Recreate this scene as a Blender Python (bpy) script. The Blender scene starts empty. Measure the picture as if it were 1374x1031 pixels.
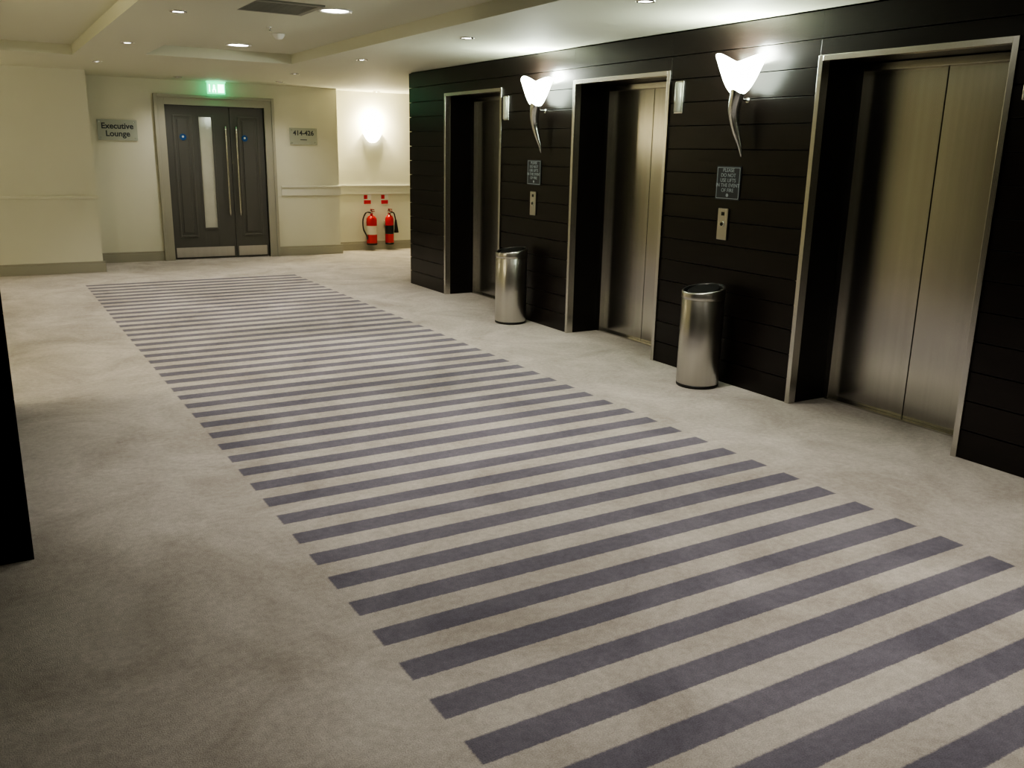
import bpy, bmesh, math
from mathutils import Vector, Matrix
D=bpy.data
col=bpy.context.scene.collection
try: bpy.context.scene.view_settings.look='AgX - Medium High Contrast'
except Exception as ex: print(ex)

# ---------------------------------------------------------------- materials
def mat(name, base=(.5,.5,.5), rough=.5, metal=0., emis=None, estr=0., noise=None, bump=0., bscale=200., stretch=(1,1,1), spec=None, trans=0., coat=0., rnoise=None, aniso=0.):
    m=D.materials.new(name); m.use_nodes=True
    nt=m.node_tree; b=nt.nodes['Principled BSDF']
    b.inputs['Base Color'].default_value=(*base,1)
    b.inputs['Roughness'].default_value=rough
    b.inputs['Metallic'].default_value=metal
    if spec is not None: b.inputs['Specular IOR Level'].default_value=spec
    if trans: b.inputs['Transmission Weight'].default_value=trans
    if coat: b.inputs['Coat Weight'].default_value=coat
    if aniso:
        b.inputs['Anisotropic'].default_value=aniso
        tg=nt.nodes.new('ShaderNodeTangent'); tg.direction_type='RADIAL'; tg.axis='Z'
        nt.links.new(tg.outputs[0],b.inputs['Tangent'])
    if emis: 
        b.inputs['Emission Color'].default_value=(*emis,1); b.inputs['Emission Strength'].default_value=estr
    if noise or bump or rnoise:
        tc=nt.nodes.new('ShaderNodeTexCoord'); mp=nt.nodes.new('ShaderNodeMapping')
        mp.inputs['Scale'].default_value=stretch
        nt.links.new(tc.outputs['Object'],mp.inputs['Vector'])
    if noise:
        n=nt.nodes.new('ShaderNodeTexNoise'); n.inputs['Scale'].default_value=noise[1]; n.inputs['Detail'].default_value=4
        nt.links.new(mp.outputs[0],n.inputs['Vector'])
        r=nt.nodes.new('ShaderNodeMixRGB'); r.inputs[1].default_value=(*base,1); r.inputs[2].default_value=(*noise[0],1)
        nt.links.new(n.outputs[0],r.inputs[0]); nt.links.new(r.outputs[0],b.inputs['Base Color'])
    if rnoise:
        n3=nt.nodes.new('ShaderNodeTexNoise'); n3.inputs['Scale'].default_value=rnoise[0]; n3.inputs['Detail'].default_value=1
        nt.links.new(tc.outputs['Object'],n3.inputs['Vector'])
        q=nt.nodes.new('ShaderNodeMapRange'); q.inputs[1].default_value=.3; q.inputs[2].default_value=.7; q.inputs[3].default_value=rnoise[1]; q.inputs[4].default_value=rnoise[2]
        nt.links.new(n3.outputs[0],q.inputs[0]); nt.links.new(q.outputs[0],b.inputs['Roughness'])
    if bump:
        n2=nt.nodes.new('ShaderNodeTexNoise'); n2.inputs['Scale'].default_value=bscale; n2.inputs['Detail'].default_value=3
        nt.links.new(mp.outputs[0],n2.inputs['Vector'])
        bp=nt.nodes.new('ShaderNodeBump'); bp.inputs['Strength'].default_value=bump; bp.inputs['Distance'].default_value=.01
        nt.links.new(n2.outputs[0],bp.inputs['Height']); nt.links.new(bp.outputs[0],b.inputs['Normal'])
    return m

M={}
M['wall']=mat('cream_paint',(.72,.715,.60),.7,noise=((.67,.665,.555),2.),bump=.03,bscale=150)
M['ceil']=mat('ceiling_paint',(.63,.64,.53),.75)
M['trim']=mat('taupe_trim',(.36,.35,.29),.5)
M['dado']=mat('dado_paint',(.70,.70,.62),.5)
M['wood']=mat('espresso_wood',(.0055,.0038,.0034),.30,noise=((.013,.0085,.007),6.),bump=.06,bscale=20,stretch=(1,.6,12),spec=.35)
M['gap']=mat('groove_black',(.0012,.0012,.0012),.9,spec=.1)
M['steel']=mat('brushed_steel',(.62,.605,.57),.28,1.,noise=((.52,.505,.475),3.),bump=.03,bscale=60,stretch=(8,8,.3))
M['doorsteel']=mat('lift_door_steel',(.60,.585,.55),.23,1.,noise=((.46,.445,.415),3.),stretch=(9,9,.12),aniso=.5)
M['frame']=mat('frame_steel',(.60,.585,.55),.25,1.)
M['jamb']=mat('dark_jamb',(.007,.0055,.005),.35,spec=.35)
M['door']=mat('grey_door_paint',(.085,.083,.076),.42)
M['doorm']=mat('door_moulding',(.13,.127,.115),.4)
M['black']=mat('black_plastic',(.01,.01,.01),.35)
M['red']=mat('extinguisher_red',(.55,.015,.02),.25)
M['white']=mat('white_plastic',(.75,.75,.72),.4)
M['silver']=mat('silver_sign',(.55,.56,.50),.35,.4)
M['signglass']=mat('acrylic_sign',(.42,.45,.39),.2)
M['ink']=mat('sign_ink',(.03,.04,.05),.5)
M['notice']=mat('notice_plate',(.035,.042,.055),.35)
M['noticetxt']=mat('notice_text',(.42,.48,.55),.5)
M['blue']=mat('blue_disc',(.02,.08,.24),.7,spec=.1)
M['pane']=mat('vision_glass',(.66,.66,.58),.08,noise=((.40,.40,.35),3.))  # opaque; pale colour stands in for the lit space behind the door
M['cup']=mat('frosted_lamp_glass',(.9,.95,.85),.4,emis=(.88,1.,.84),estr=22.)
M['chrome']=mat('satin_chrome',(.80,.82,.80),.22,1.)
M['lens']=mat('lamp_lens',(1,1,1),.4,emis=(1,.97,.87),estr=24.)
M['exit']=mat('exit_green',(.02,.5,.2),.4,emis=(.02,.9,.35),estr=2.6)
M['exitw']=mat('exit_white',(.8,1,.9),.4,emis=(.75,1,.85),estr=6.)
M['warmcup']=mat('warm_lamp_glass',(.95,.9,.8),.4,emis=(1,.93,.68),estr=16.)
M['vent']=mat('vent_grey',(.22,.22,.19),.5)
M['label']=mat('label_paper',(.7,.66,.55),.5)

def carpet():
    m=D.materials.new('striped_carpet'); m.use_nodes=True
    nt=m.node_tree; N=nt.nodes; L=nt.links; b=N['Principled BSDF']
    b.inputs['Roughness'].default_value=.95; b.inputs['Specular IOR Level'].default_value=.1
    b.inputs['Sheen Weight'].default_value=.08
    tc=N.new('ShaderNodeTexCoord')
    jn=N.new('ShaderNodeTexNoise'); jn.inputs['Scale'].default_value=90; jn.inputs['Detail'].default_value=3; L.new(tc.outputs['Object'],jn.inputs['Vector'])
    jm=N.new('ShaderNodeVectorMath'); jm.operation='MULTIPLY_ADD'
    jm.inputs[1].default_value=(.010,.010,0)
    L.new(jn.outputs['Color'],jm.inputs[0]); L.new(tc.outputs['Object'],jm.inputs[2])
    sp=N.new('ShaderNodeSeparateXYZ'); L.new(jm.outputs[0],sp.inputs[0])
    def mth(op,a,bb=None):
        n=N.new('ShaderNodeMath'); n.operation=op
        for i,v in enumerate((a,bb)):
            if v is None: continue
            if isinstance(v,(int,float)): n.inputs[i].default_value=v
            else: L.new(v,n.inputs[i])
        return n.outputs[0]
    def ramp(v,a,bb,c=0.,d=1.):
        n=N.new('ShaderNodeMapRange'); n.inputs[1].default_value=a; n.inputs[2].default_value=bb; n.inputs[3].default_value=c; n.inputs[4].default_value=d; L.new(v,n.inputs[0]); return n.outputs[0]
    X,Y=sp.outputs[0],sp.outputs[1]
    fr=mth('FRACT',mth('DIVIDE',mth('ADD',Y,-1.789-.005+.2261*40),.2261))
    st=ramp(mth('ABSOLUTE',mth('SUBTRACT',fr,.25)),.268,.232)
    st=mth('MULTIPLY',st,ramp(X,1.008,1.016))
    st=mth('MULTIPLY',st,ramp(X,3.505,3.497))
    st=mth('MULTIPLY',st,mth('LESS_THAN',Y,11.45))
    st=mth('MULTIPLY',st,mth('GREATER_THAN',Y,-2.0))
    n1=N.new('ShaderNodeTexNoise'); n1.inputs['Scale'].default_value=1.5; n1.inputs['Detail'].default_value=10; n1.inputs['Roughness'].default_value=.72; n1.inputs['Distortion'].default_value=.6
    L.new(tc.outputs['Object'],n1.inputs['Vector'])
    rm=ramp(n1.outputs[0],.35,.65)
    n2=N.new('ShaderNodeTexNoise'); n2.inputs['Scale'].default_value=230; L.new(tc.outputs['Object'],n2.inputs['Vector'])
    n4=N.new('ShaderNodeTexNoise'); n4.inputs['Scale'].default_value=38; n4.inputs['Detail'].default_value=4; L.new(tc.outputs['Object'],n4.inputs['Vector'])
    def mix(f,c1,c2):
        n=N.new('ShaderNodeMixRGB')
        L.new(f,n.inputs[0])
        for i,c in ((1,c1),(2,c2)):
            if isinstance(c,tuple): n.inputs[i].default_value=(*c,1)
            else: L.new(c,n.inputs[i])
        return n.outputs[0]
    cream=mix(rm,(.345,.312,.283),(.53,.492,.46))
    gry=mix(rm,(.118,.110,.140),(.185,.173,.212))
    c=mix(st,cream,gry)
    mm=N.new('ShaderNodeMixRGB'); mm.blend_type='MULTIPLY'; mm.inputs[0].default_value=.55
    L.new(c,mm.inputs[1])
    g=mth('MULTIPLY',ramp(n2.outputs[0],.3,.7,.6,1.3),ramp(n4.outputs[0],.3,.7,.8,1.17))
    L.new(g,mm.inputs[2])
    L.new(mm.outputs[0],b.inputs['Base Color'])
    bp=N.new('ShaderNodeBump'); bp.inputs['Strength'].default_value=.4; bp.inputs['Distance'].default_value=.006
    L.new(n2.outputs[0],bp.inputs['Height']); L.new(bp.outputs[0],b.inputs['Normal'])
    return m
M['carpet']=carpet()

# ---------------------------------------------------------------- mesh builder
class MB:
    def __init__(s): s.bm=bmesh.new(); s.mats=[]
    def mi(s,k):
        if k not in s.mats: s.mats.append(k)
        return s.mats.index(k)
    def box(s,x0,x1,y0,y1,z0,z1,k,bev=0.):
        r=bmesh.ops.create_cube(s.bm,size=1.)
        vs=r['verts']
        for v in vs:
            v.co=Vector(((x0+x1)/2+v.co.x*(x1-x0),(y0+y1)/2+v.co.y*(y1-y0),(z0+z1)/2+v.co.z*(z1-z0)))
        fs={f for v in vs for f in v.link_faces}
        if bev:
            es=list({e for v in vs for e in v.link_edges})
            rr=bmesh.ops.bevel(s.bm,geom=es,offset=bev,segments=2,affect='EDGES',profile=.6)
            fs={f for f in fs if f.is_valid}|set(rr['faces'])
        i=s.mi(k)
        for f in fs: f.material_index=i
        return s
    def rings(s,rings,k,closed=False,cap0=False,cap1=False,smooth=True):
        vr=[[s.bm.verts.new(p) for p in r] for r in rings]; i=s.mi(k); n=len(vr[0])
        for a in range(len(vr)-1):
            for j in range(n):
                f=s.bm.faces.new((vr[a][j],vr[a][(j+1)%n],vr[a+1][(j+1)%n],vr[a+1][j])); f.material_index=i; f.smooth=smooth
        if cap0: f=s.bm.faces.new(vr[0][::-1]); f.material_index=i
        if cap1: f=s.bm.faces.new(vr[-1]); f.material_index=i
        return s
    def lathe(s,prof,k,c=(0,0,0),axis='Z',seg=40,cap0=True,cap1=True,smooth=True):
        R=[]
        for r,z in prof:
            ring=[]
            for j in range(seg):
                a=2*math.pi*j/seg; x,y=r*math.cos(a),r*math.sin(a)
                p={'Z':(x,y,z),'X':(z,x,y),'Y':(y,z,x)}[axis]
                ring.append(Vector(p)+Vector(c))
            R.append(ring)
        return s.rings(R,k,cap0=cap0,cap1=cap1,smooth=smooth)
    def tube(s,pts,rad,k,seg=14):
        pts=[Vector(p) for p in pts]
        if not isinstance(rad,(list,tuple)): rad=[rad]*len(pts)
        P=[];Rr=[]
        for i in range(len(pts)-1):
            p0=pts[max(i-1,0)];p1=pts[i];p2=pts[i+1];p3=pts[min(i+2,len(pts)-1)]
            for q in range(6):
                t=q/6.
                P.append(.5*((2*p1)+(p2-p0)*t+(2*p0-5*p1+4*p2-p3)*t*t+(3*p1-p0-3*p2+p3)*t**3)); Rr.append(rad[i]*(1-t)+rad[i+1]*t)
        P.append(pts[-1]);Rr.append(rad[-1])
        R=[];prev=None
        for i,p in enumerate(P):
            t=(P[min(i+1,len(P)-1)]-P[max(i-1,0)]).normalized()
            if prev is None:
                u=t.orthogonal().normalized()
            else:
                u=(prev-t*prev.dot(t)).normalized()
            prev=u; w=t.cross(u)
            R.append([p+(u*math.cos(2*math.pi*j/seg)+w*math.sin(2*math.pi*j/seg))*Rr[i] for j in range(seg)])
        return s.rings(R,k,cap0=True,cap1=True)
    def done(s,name,parent=None,loc=(0,0,0),rot=0.,fix=True):
        if fix: bmesh.ops.recalc_face_normals(s.bm,faces=s.bm.faces)
        me=D.meshes.new(name); s.bm.to_mesh(me); s.bm.free()
        for k in s.mats: me.materials.append(M[k])
        o=D.objects.new(name,me); col.objects.link(o); o.location=loc; o.rotation_euler=(0,0,rot)
        if parent: o.parent=parent
        return o
def empty(name,loc=(0,0,0),rot=0.):
    e=D.objects.new(name,None); col.objects.link(e); e.location=loc; e.rotation_euler=(0,0,rot); e.empty_display_size=.1; return e
def text(name,body,parent,loc,rot,size,k,ls=1.):
    c=D.curves.new(name,'FONT'); c.body=body; c.size=size; c.align_x='CENTER'; c.align_y='CENTER'; c.extrude=.0008; c.space_line=ls
    c.materials.append(M[k]); o=D.objects.new(name,c); col.objects.link(o); o.parent=parent; o.location=loc; o.rotation_euler=rot; return o
def spot(name,parent,loc,power,color,size=120,blend=.8,rad=.05,aim=None):
    l=D.lights.new(name,'SPOT'); l.energy=power; l.color=color; l.spot_size=math.radians(size); l.spot_blend=blend; l.shadow_soft_size=rad
    o=D.objects.new(name,l); col.objects.link(o); o.parent=parent; o.location=loc
    if aim: o.rotation_euler=aim
    return o
def point(name,parent,loc,power,color,rad=.05):
    l=D.lights.new(name,'POINT'); l.energy=power; l.color=color; l.shadow_soft_size=rad
    o=D.objects.new(name,l); col.objects.link(o); o.parent=parent; o.location=loc; return o

CZ=2.48; CU=2.58
WX=4.56   # lift wall face
PY=6.2    # unseen far end of the opposite clad wall, length set to darken lift-door reflections
# ---------------------------------------------------------------- room shell
f=MB(); f.box(-3.2,9.2,-4.2,14.2,-.1,0,'carpet'); f.done('floor')
c=MB()
for x0,x1,y0,y1 in [(-3.2,.15,-4.2,14.2),(.15,1.03,-4.2,3.9),(.15,1.03,10.6,14.2),(1.03,1.64,-4.2,14.2),(1.64,3.13,-4.2,-3),(1.64,3.13,10.0,14.2),(3.13,9.2,-4.2,14.2)]:
    c.box(x0,x1,y0,y1,CZ,CU,'ceil')
c.box(-3.2,9.2,-4.2,14.2,CU,CU+.1,'ceil')
c.done('ceiling')
w=MB(); w.box(-3.2,1.344,12.56,13.7,0,CZ,'wall'); w.done('wall_far_left')
w=MB()
DX0,DX1=2.40,3.78
w.box(1.344,DX0,13.5,13.7,0,CZ,'wall'); w.box(DX1,4.9,13.5,14.0,0,CZ,'wall'); w.box(DX0,DX1,13.5,13.7,2.16,CZ,'wall')
w.done('wall_door')
w=MB(); w.box(4.9,9.2,13.85,14.1,0,CZ,'wall'); w.done('wall_back')
w=MB(); w.box(9.0,9.2,10.1,13.85,0,CZ,'wall'); w.done('wall_right')
w=MB(); w.box(-3.2,9.2,-4.2,-4.,0,CZ,'wall'); w.done('wall_rear')
w=MB(); w.box(-3.2,-3.,-4.,3.73,0,CZ,'wall'); w.box(-3.2,-3.,PY,12.56,0,CZ,'wall'); w.done('wall_left')

lifts=[(2.75,4.00),(5.38,6.65),(7.88,9.14)]
FH=2.21; REC=.37
def boards(mb,y0,y1,z0=0.,z1=CZ):
    p=.165; z=0.
    while z<CZ-.001:
        a,b=max(z,z0),min(z+p-.005,z1)
        if b-a>.012: mb.box(WX,WX+.03,y0,y1,a,b,'wood',.0018)
        z+=p
w=MB()
segs=[(-4.,lifts[0][0]),(lifts[0][1],lifts[1][0]),(lifts[1][1],lifts[2][0]),(lifts[2][1],10.09)]
for a,b in segs:
    boards(w,a,b); w.box(WX+.028,WX+.55,a,b,0,CZ,'gap')
for a,b in lifts:
    boards(w,a,b,FH,CZ); w.box(WX+.028,WX+.55,a,b,FH,CZ,'gap')
w.box(WX+.55,WX+2.,-4.,10.09,0,CZ,'gap')
w.box(WX+.55,9.0,10.09,10.1,0,CZ,'wall')
w.done('wall_lift')
# opposite dark clad wall (near left edge of photograph)
w=MB(); w.box(-3.2,.03,3.745,PY,0,CZ,'gap')
z=0
while z<CZ-.01:
    b=min(z+.161,CZ)
    w.box(-3.2,.045,3.73,3.75,z,b,'wood',.0015); w.box(.03,.045,3.752,PY,z,b,'wood',.0015); z+=.165
w.box(-3.0,.045,PY,PY+.02,0,CZ,'wall')
w.done('wall_opposite')

# ---------------------------------------------------------------- trims
def skirt(name,x0,x1,y,h=.14):
    m=MB(); m.box(x0,x1,y-.022,y,0,h-.03,'trim',.003); m.box(x0,x1,y-.014,y,h-.03,h,'trim',.004); m.done(name)
skirt('baseboard_far_left',-3.,1.344+.03,12.56)
skirt('baseboard_door_left',1.344,2.26,13.5); skirt('baseboard_door_right',3.92,4.93,13.5)
skirt('baseboard_back',4.9,9.0,13.85)
def dado(name,x0,x1,y,k='dado'):
    m=MB(); m.box(x0,x1,y-.02,y,.90,1.02,k,.004); m.box(x0,x1,y-.035,y,1.02,1.045,k,.006); m.done(name)
dado('trim_dado_door',3.99,4.93,13.5); dado('trim_dado_back',4.9,9.0,13.85)
m=MB(); m.box(-3.,1.344+.02,12.54,12.56,.93,.965,'wall',.006); m.done('trim_dado_far_left')
m=MB()
for a,b,z0,z1 in [(2.26,2.40,0,2.29),(3.78,3.92,0,2.29),(2.40,3.78,2.15,2.29)]:
    m.box(a,b,13.465,13.5,z0,z1,'trim',.004)
m.box(2.26,2.30,13.44,13.465,0,2.29,'trim',.006); m.box(3.88,3.92,13.44,13.465,0,2.29,'trim',.006); m.box(2.30,3.88,13.44,13.465,2.25,2.29,'trim',.006)
m.box(2.385,2.40,13.50,13.68,0,2.16,'trim'); m.box(3.78,3.795,13.50,13.68,0,2.16,'trim')
m.done('trim_door_architrave')

# ---------------------------------------------------------------- double door
dr=empty('door_1',(0,0,0))
SX=3.29; DY=13.53
def leaf(name,x0,x1,panels,glass):
    m=MB(); holes=[]
    z0,z1=.01,2.145
    if glass:
        a,b,c0,c1=glass
        m.box(x0,a,DY,DY+.045,z0,z1,'door',.002); m.box(b,x1,DY,DY+.045,z0,z1,'door',.002)
        m.box(a,b,DY,DY+.045,z0,c0,'door'); m.box(a,b,DY,DY+.045,c1,z1,'door')
        m.box(a,b,DY+.018,DY+.026,c0,c1,'pane')
        t=.022
        m.box(a-t,a,DY-.01,DY,c0-t,c1+t,'doorm',.003); m.box(b,b+t,DY-.01,DY,c0-t,c1+t,'doorm',.003)
        m.box(a,b,DY-.01,DY,c0-t,c0,'doorm',.003); m.box(a,b,DY-.01,DY,c1,c1+t,'doorm',.003)
    else: m.box(x0,x1,DY,DY+.045,z0,z1,'door',.002)
    for a,b,c0,c1 in panels:
        t=.025
        m.box(a,a+t,DY-.012,DY,c0,c1,'doorm',.004); m.box(b-t,b,DY-.012,DY,c0,c1,'doorm',.004)
        m.box(a+t,b-t,DY-.012,DY,c0,c0+t,'doorm',.004); m.box(a+t,b-t,DY-.012,DY,c1-t,c1,'doorm',.004)
        m.box(a+.06,b-.06,DY-.008,DY,c0+.06,c1-.06,'door',.006)
    m.box(x0+.03,x1-.03,DY-.004,DY,.03,.17,'steel')
    m.done(name,dr)
leaf('leaf_wide',DX0+.005,SX-.003,[(2.50,2.76,.32,2.02)],(2.86,3.04,.45,2.0))
leaf('leaf_narrow',SX+.003,DX1-.005,[(3.40,3.70,.32,2.02)],None)
for hx in (SX-.075,SX+.075):
    m=MB(); m.tube([(hx,DY-.06,.62),(hx,DY-.06,1.25),(hx,DY-.06,1.88)],.014,'frame')
    for z in (.72,1.78): m.tube([(hx,DY-.06,z),(hx,DY-.03,z),(hx,DY,z)],.009,'frame')
    m.done('pull_bar',dr)
for x in (2.63,3.49):
    m=MB(); m.lathe([(.045,-.004),(.045,0)],'blue',(x,DY-.014,1.72),'Y',24); m.lathe([(.012,-.006),(.02,0)],'white',(x,DY-.0145,1.725),'Y',10); m.done('fire_door_disc',dr)

# ---------------------------------------------------------------- lifts
for a,b in lifts:
    cy=(a+b)/2; e=empty('elevator_door',(WX,cy,0)); hw=(b-a)/2; t=.034
    m=MB()
    m.box(-.014,.05,-hw,-hw+t,0,FH,'frame',.002); m.box(-.014,.05,hw-t,hw,0,FH,'frame',.002); m.box(-.014,.05,-hw+t,hw-t,FH-t,FH,'frame',.002)
    m.done('outer_frame',e)
    m=MB()
    m.box(.05,REC,-hw,-hw+t-.006,0,FH,'jamb'); m.box(.05,REC,hw-t+.006,hw,0,FH,'jamb'); m.box(.05,REC,-hw+t-.006,hw-t+.006,FH-t+.006,FH,'jamb')
    m.done('jamb_lining',e)
    m=MB(); q=.075
    m.box(REC-.05,REC+.02,-hw+t-.006,-hw+t+q-.03,0,FH-t,'frame',.002); m.box(REC-.05,REC+.02,hw-t-q+.03,hw-t+.006,0,FH-t,'frame',.002)
    m.box(REC-.05,REC+.02,-hw+t+q-.03,hw-t-q+.03,FH-t-.045,FH-t,'frame',.002)
    m.done('inner_frame',e)
    m=MB(); di=hw-t-.02
    m.box(REC,REC+.04,-di,-.003,.012,FH-t-.02,'doorsteel',.002)
    m.box(REC,REC+.04,.003,di,.012,FH-t-.02,'doorsteel',.002)
    o=m.done('door_panels',e)
    m=MB(); m.box(REC-.05,REC+.15,-di,di,0,.011,'frame'); m.done('sill',e)
    m=MB(); m.box(REC+.045,REC+.15,-hw,hw,0,FH,'gap'); m.done('shaft_back',e)

# lanterns next to lifts
for y in (5.27,7.79,2.65):
    e=empty('lift_indicator_lantern',(WX-.001,y,2.015))
    m=MB(); m.box(-.012,0,-.045,.045,-.115,.115,'frame',.004)
    R=[]
    for z in (-.105,-.1,.1,.105):
        k=.8 if abs(z)>.102 else 1
        R.append([Vector((-.01-.032*k*math.sin(math.pi*j/11),.034*k*math.cos(math.pi*j/11),z)) for j in range(12)])
    m.rings(R,'silver',cap0=True,cap1=True)
    m.done('lantern_body',e)
# notices and call buttons
for y in (4.70,7.26):
    e=empty('lift_notice_sign',(WX-.001,y,1.42)); h=.115
    m=MB(); m.box(-.006,0,-.118,.118,-h,h,'notice',.001)
    for s in (-1,1): m.box(-.0075,-.006,s*.108-.002,s*.108+.002,-.105,.105,'noticetxt'); m.box(-.0075,-.006,-.108,.108,s*.105-.002,s*.105+.002,'noticetxt')
    m.lathe([(.012,-.0075),(.012,-.006)],'noticetxt',(0,0,-.083),'X',16)
    m.done('plate',e)
    text('lettering','PLEASE\nDO NOT\nUSE LIFTS\nIN THE EVENT\nOF FIRE',e,(-.0075,0,.018),(math.pi/2,0,-math.pi/2),.036,'noticetxt',.95)
for y in (4.72,7.26):
    e=empty('lift_call_button_panel',(WX-.001,y,1.135))
    m=MB(); m.box(-.012,0,-.05,.05,-.11,.11,'steel',.004)
    m.lathe([(.02,-.018),(.022,-.012)],'chrome',(0,0,.0),'X',24); m.lathe([(.013,-.0195),(.013,-.0175)],'black',(0,0,0),'X',20)
    m.box(-.0135,-.012,-.015,.015,.06,.085,'black'); m.done('plate',e)

# ---------------------------------------------------------------- sconces on lift wall
for y in (4.56,7.08):
    e=empty('wall_sconce',(WX,y,0))
    m=MB(); R=[]; n=48
    for i in range(19):
        t=i/18; ring=[]
        for j in range(n):
            a=2*math.pi*j/n; cx,cy_=math.cos(a),math.sin(a)
            rl=.020+.165*t**.55; ro=.016+.088*t**.55
            z=2.0+.20*t+ t*t*((.075 if cy_>0 else .045)*cy_*cy_-.012*(1-cy_*cy_))
            tip=1+.12*t**3*abs(cy_)
            ring.append(Vector((-.115+ro*cx,rl*cy_*tip,z)))
        R.append(ring)
    m.rings(R,'cup',cap0=True)
    o=m.done('glass_cup',e)
    sm=o.modifiers.new('s','SOLIDIFY'); sm.thickness=.004
    m=MB(); m.tube([(-.115,.0,2.05),(-.117,.006,2.0),(-.112,.028,1.92),(-.10,.030,1.84),(-.085,.012,1.75),(-.07,-.010,1.67),(-.062,-.022,1.60)],[.054,.048,.042,.034,.025,.015,.004],'chrome',20)
    m.tube([(0,0.02,1.97),(-.05,.02,1.97),(-.10,.02,1.97)],.010,'chrome'); m.lathe([(.018,-.006),(.018,0)],'chrome',(0,.02,1.97),'X',24)
    m.done('horn_stem',e)
    point('lamp_glow',e,(-.12,0,2.27),40,(.92,1,.86),.06)

# small uplighters: one on the back wall, two added out of view
def upl(x,y,z,rot,p):
    e=empty('wall_uplighter',(x,y,z),rot)
    m=MB(); R=[]
    for i in range(9):
        t=i/8
        R.append([Vector(((.04+.12*t**.6)*math.cos(math.pi*j/15),-(.03+.08*t**.6)*math.sin(math.pi*j/15)-.001,-.07+.14*t)) for j in range(16)])
    m.rings(R,'warmcup',cap0=True); m.done('glass_bowl',e)
    point('lamp_glow',e,(0,-.11,.24),p,(1,.86,.54),.04)
upl(5.61,13.85,1.78,0,70)
upl(-1.0,12.56,1.78,0,16)  # added out of frame as warm fill for the left wall and ceiling
upl(-.75,PY+.02,1.78,math.pi,34)  # unseen fill behind the clad wall, added to warm the left ceiling

# ---------------------------------------------------------------- bins
for x,y in ((4.345,4.64),(4.355,7.31)):
    e=empty('waste_bin',(x,y,0)); r=.15
    m=MB(); m.lathe([(r-.004,0),(r,.004),(r,.022)],'black',seg=56); m.lathe([(r-.003,.02),(r,.024),(r,.622),(r-.003,.626),(r-.003,.632),(r+.002,.634),(r+.002,.645)],'steel',seg=56,cap0=False,cap1=False)
    def ring(rad,z,sl): return [Vector((rad*math.cos(2*math.pi*j/56),rad*math.sin(2*math.pi*j/56),z+sl*math.cos(2*math.pi*j/56))) for j in range(56)]
    m.rings([ring(r+.002,.645,0),ring(r+.002,.695,.022),ring(r-.003,.702,.022),ring(r-.012,.700,.022)],'steel')
    m.rings([ring(r-.012,.700,.022),ring(r-.02,.690,.022),ring(r-.03,.60,.0)],'black',cap1=True)
    m.rings([ring(.112,.684,.022),ring(.112,.694,.022),ring(.105,.698,.022)],'black',cap0=True,cap1=True)
    m.box(.10,.14,-.03,.03,.69,.712,'black',.003)
    m.done('bin_body',e)

# ---------------------------------------------------------------- fire extinguishers
def ext(x,co2):
    e=empty('fire_extinguisher',(x,13.85-.12,.1))
    r=.085 if not co2 else .07; h=.45
    m=MB(); m.lathe([(r-.01,0),(r,.012),(r,h-.06),(r*.93,h-.03),(r*.7,h),(r*.35,h+.015),(.022,h+.02),(.022,h+.05)],'red',seg=32)
    m.lathe([(r-.004,-.01),(r+.002,0),(r+.002,.02)],'black',seg=32)
    m.lathe([(r+.0015,.16),(r+.0015,.30)],'label' if not co2 else 'black',seg=32,cap0=False,cap1=False)
    m.lathe([(.026,h+.04),(.026,h+.08),(.014,h+.09)],'frame',seg=20)
    m.box(-.015,.015,-.11,.03,h+.08,h+.092,'black',.003)
    m.box(-.013,.013,-.10,.02,h+.105,h+.118,'black',.003); m.box(-.01,.01,0,.02,h+.08,h+.115,'black')
    m.done('cylinder',e)
    m=MB()
    if not co2: m.tube([(-.02,-.01,h+.06),(-.10,-.02,h+.06),(-.155,-.02,h-.05),(-.15,-.02,h-.2),(-.10,-.03,.14),(-.09,-.03,.08)],.012,'black')
    else:
        m.tube([(.02,-.01,h+.06),(.07,-.02,h+.05),(.09,-.03,h-.02),(.10,-.03,h-.08)],.011,'black')
        m.tube([(.10,-.03,h-.06),(.105,-.03,h-.16),(.11,-.03,h-.27)],[.014,.026,.04],'black')
    m.done('hose',e)
    m=MB(); m.box(-.05,.05,.02,.118,h-.12,h-.09,'frame'); m.box(-.02,.02,.06,.12,h-.2,h-.05,'frame'); m.done('wall_bracket',e)
ext(5.52,False); ext(5.83,True)
for x in (5.50,5.80):
    e=empty('extinguisher_id_sign',(x,13.85,.80))
    m=MB(); m.box(-.07,.07,-.004,0,-.07,.10,'white',.001); m.box(-.06,.06,-.006,-.004,-.06,.0,'red'); m.box(-.06,-.0,-.006,-.004,.02,.085,'red'); m.done('plate',e)

# ---------------------------------------------------------------- room signs
def sgn(name,x,y,z,w,h,body,size):
    e=empty(name,(x,y,z)); m=MB(); m.box(-w/2,w/2,-.018,-.010,-h/2,h/2,'signglass',.002)
    for sx in (-1,1):
        for sz in (-1,1): m.lathe([(.008,-.022),(.008,0)],'chrome',(sx*(w/2-.03),0,sz*(h/2-.03)),'Y',12)
    m.done('plate',e); o=text('lettering',body,e,(0,-.0185,0),(math.pi/2,0,0),size,'ink',.95); o.data.offset=.0025
sgn('executive_lounge_sign',1.78,13.5,1.79,.50,.27,'Executive\nLounge',.105)
sgn('room_number_sign',4.36,13.5,1.77,.42,.24,'414-426\n\u2014',.095)
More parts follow.
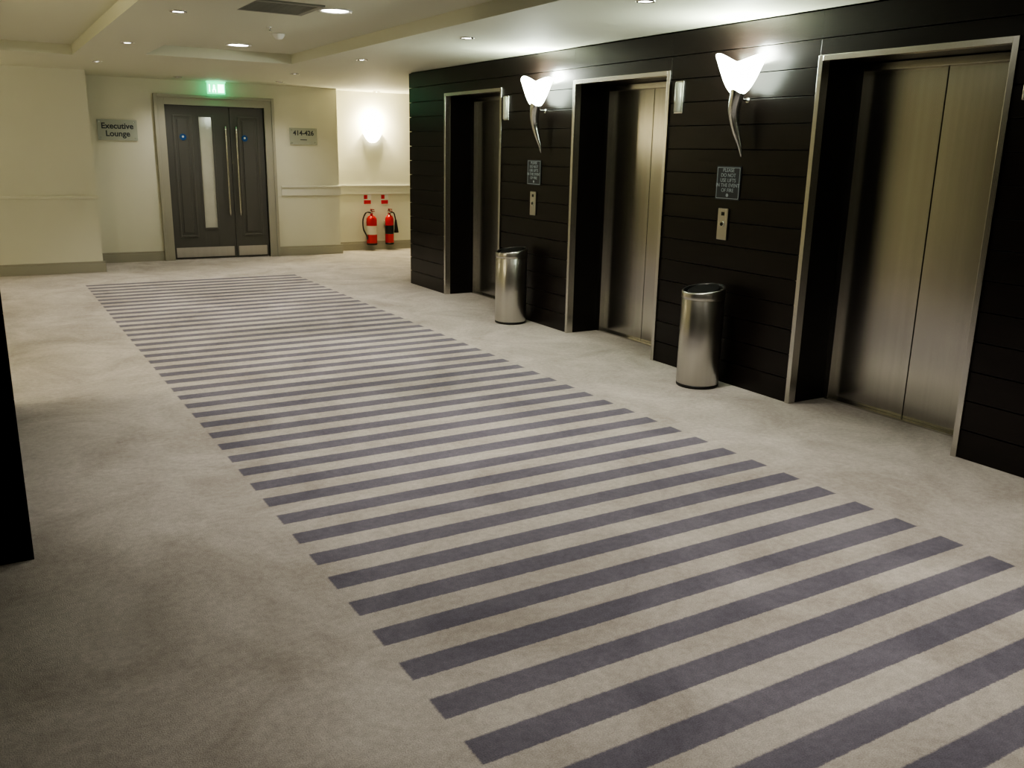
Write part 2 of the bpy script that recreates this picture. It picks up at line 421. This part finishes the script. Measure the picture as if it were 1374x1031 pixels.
# exit sign
e=empty('exit_sign',(3.09,13.36,2.385))
m=MB(); m.box(-.12,.12,-.02,.02,-.075,.075,'exit',.004)
m.box(-.10,-.085,-.022,-.02,-.05,.05,'exitw'); m.box(.02,.105,-.022,-.02,-.055,.055,'exitw'); 
m.lathe([(.014,-.022),(.014,-.02)],'exitw',(-.03,0,.035),'Y',12); m.box(-.045,-.015,-.022,-.02,-.02,.02,'exitw'); m.box(-.055,-.04,-.022,-.02,-.055,-.015,'exitw'); m.box(-.02,-.005,-.022,-.02,-.055,-.015,'exitw')
m.box(-.13,.13,-.03,.03,.075,.095,'white',.003); m.done('light_box',e)
point('sign_glow',e,(0,-.08,0),.7,(.1,1,.4),.05)

# ---------------------------------------------------------------- ceiling fixtures
WARM=(1,.94,.83)
def dl(x,y,z,r,p,big=False,color=WARM,size=80):
    e=empty('recessed_downlight',(x,y,z))
    m=MB(); m.lathe([(r*1.28,0),(r*1.28,-.006),(r*1.05,-.008),(r,-.004),(r*.96,-.001)],'white' if big else 'frame',seg=36,cap0=False,cap1=False)
    m.lathe([(r*.96,-.0015),(r*.3,-.003)],'lens',seg=36,cap0=False); m.done('bezel_and_lens',e)
    spot('lamp',e,(0,0,-.02),p,color,size,1.,r)
for y in (2.2,4.45,6.7,8.98,11.2):
    dl(1.33,y,CZ,.045,115 if y>3 else 60); dl(3.54,y,CZ,.045,118)
for y in (-1.5,1.25,3.97,6.67,9.45):
    dl(2.43,y,CU,.10,118,True,size=112)
dl(5.6,13.62,CZ,.045,110,color=(1,.86,.56),size=110); dl(5.6,11.9,CZ,.045,50); dl(7.6,12.2,CZ,.045,65)
dl(2.5,12.9,CZ,.045,45,size=130); dl(3.8,12.7,CZ,.045,48,size=130)
dl(-.8,10.9,CZ,.045,70,color=(1,.88,.64),size=110); dl(-1.2,8.2,CZ,.045,60,color=(1,.88,.62),size=140); dl(-1.3,1.,CZ,.045,20)  # guessed downlights out of view, added to brighten the left side
e=empty('air_vent',(2.02,6.75,CU)); m=MB()
for a,b,c0,d in ((-.27,.27,-.27,-.23),(-.27,.27,.23,.27),(-.27,-.23,-.23,.23),(.23,.27,-.23,.23)): m.box(a,b,c0,d,-.012,0,'vent',.002)
for i in range(11): m.box(-.23,.23,-.215+i*.041,-.20+i*.041,-.010,0,'vent')
m.box(-.23,.23,-.23,.23,-.002,0,'black'); m.done('grille',e)
e=empty('smoke_detector',(2.49,8.29,CU)); m=MB(); m.lathe([(.055,0),(.055,-.012),(.045,-.03),(.03,-.045),(.012,-.05)],'white',seg=28); m.done('sensor',e)
e=empty('ceiling_sprinkler',(2.3,7.9,CU)); m=MB(); m.lathe([(.03,0),(.03,-.004),(.008,-.006),(.008,-.03),(.018,-.032),(.018,-.035)],'chrome',seg=16); m.done('head',e)

# ---------------------------------------------------------------- camera
yaw=math.atan(.6004); th=math.atan(311/1190)
fw=Vector((math.sin(yaw)*math.cos(th),math.cos(yaw)*math.cos(th),-math.sin(th)))
r0=Vector((math.cos(yaw),-math.sin(yaw),0)); u0=r0.cross(fw)
k=.01985; rt=(r0+u0*k).normalized(); up=(u0-r0*k).normalized()
cam=D.cameras.new('camera'); cam.sensor_width=36; cam.lens=1190/1374*36
co=D.objects.new('camera',cam); col.objects.link(co)
mt=Matrix((( rt.x,up.x,-fw.x,0),(rt.y,up.y,-fw.y,0),(rt.z,up.z,-fw.z,1.6),(0,0,0,1)))
co.matrix_world=mt
bpy.context.scene.camera=co
wd=D.worlds.new('world'); bpy.context.scene.world=wd; wd.use_nodes=True
wd.node_tree.nodes['Background'].inputs[0].default_value=(.5,.5,.45,1); wd.node_tree.nodes['Background'].inputs[1].default_value=.05
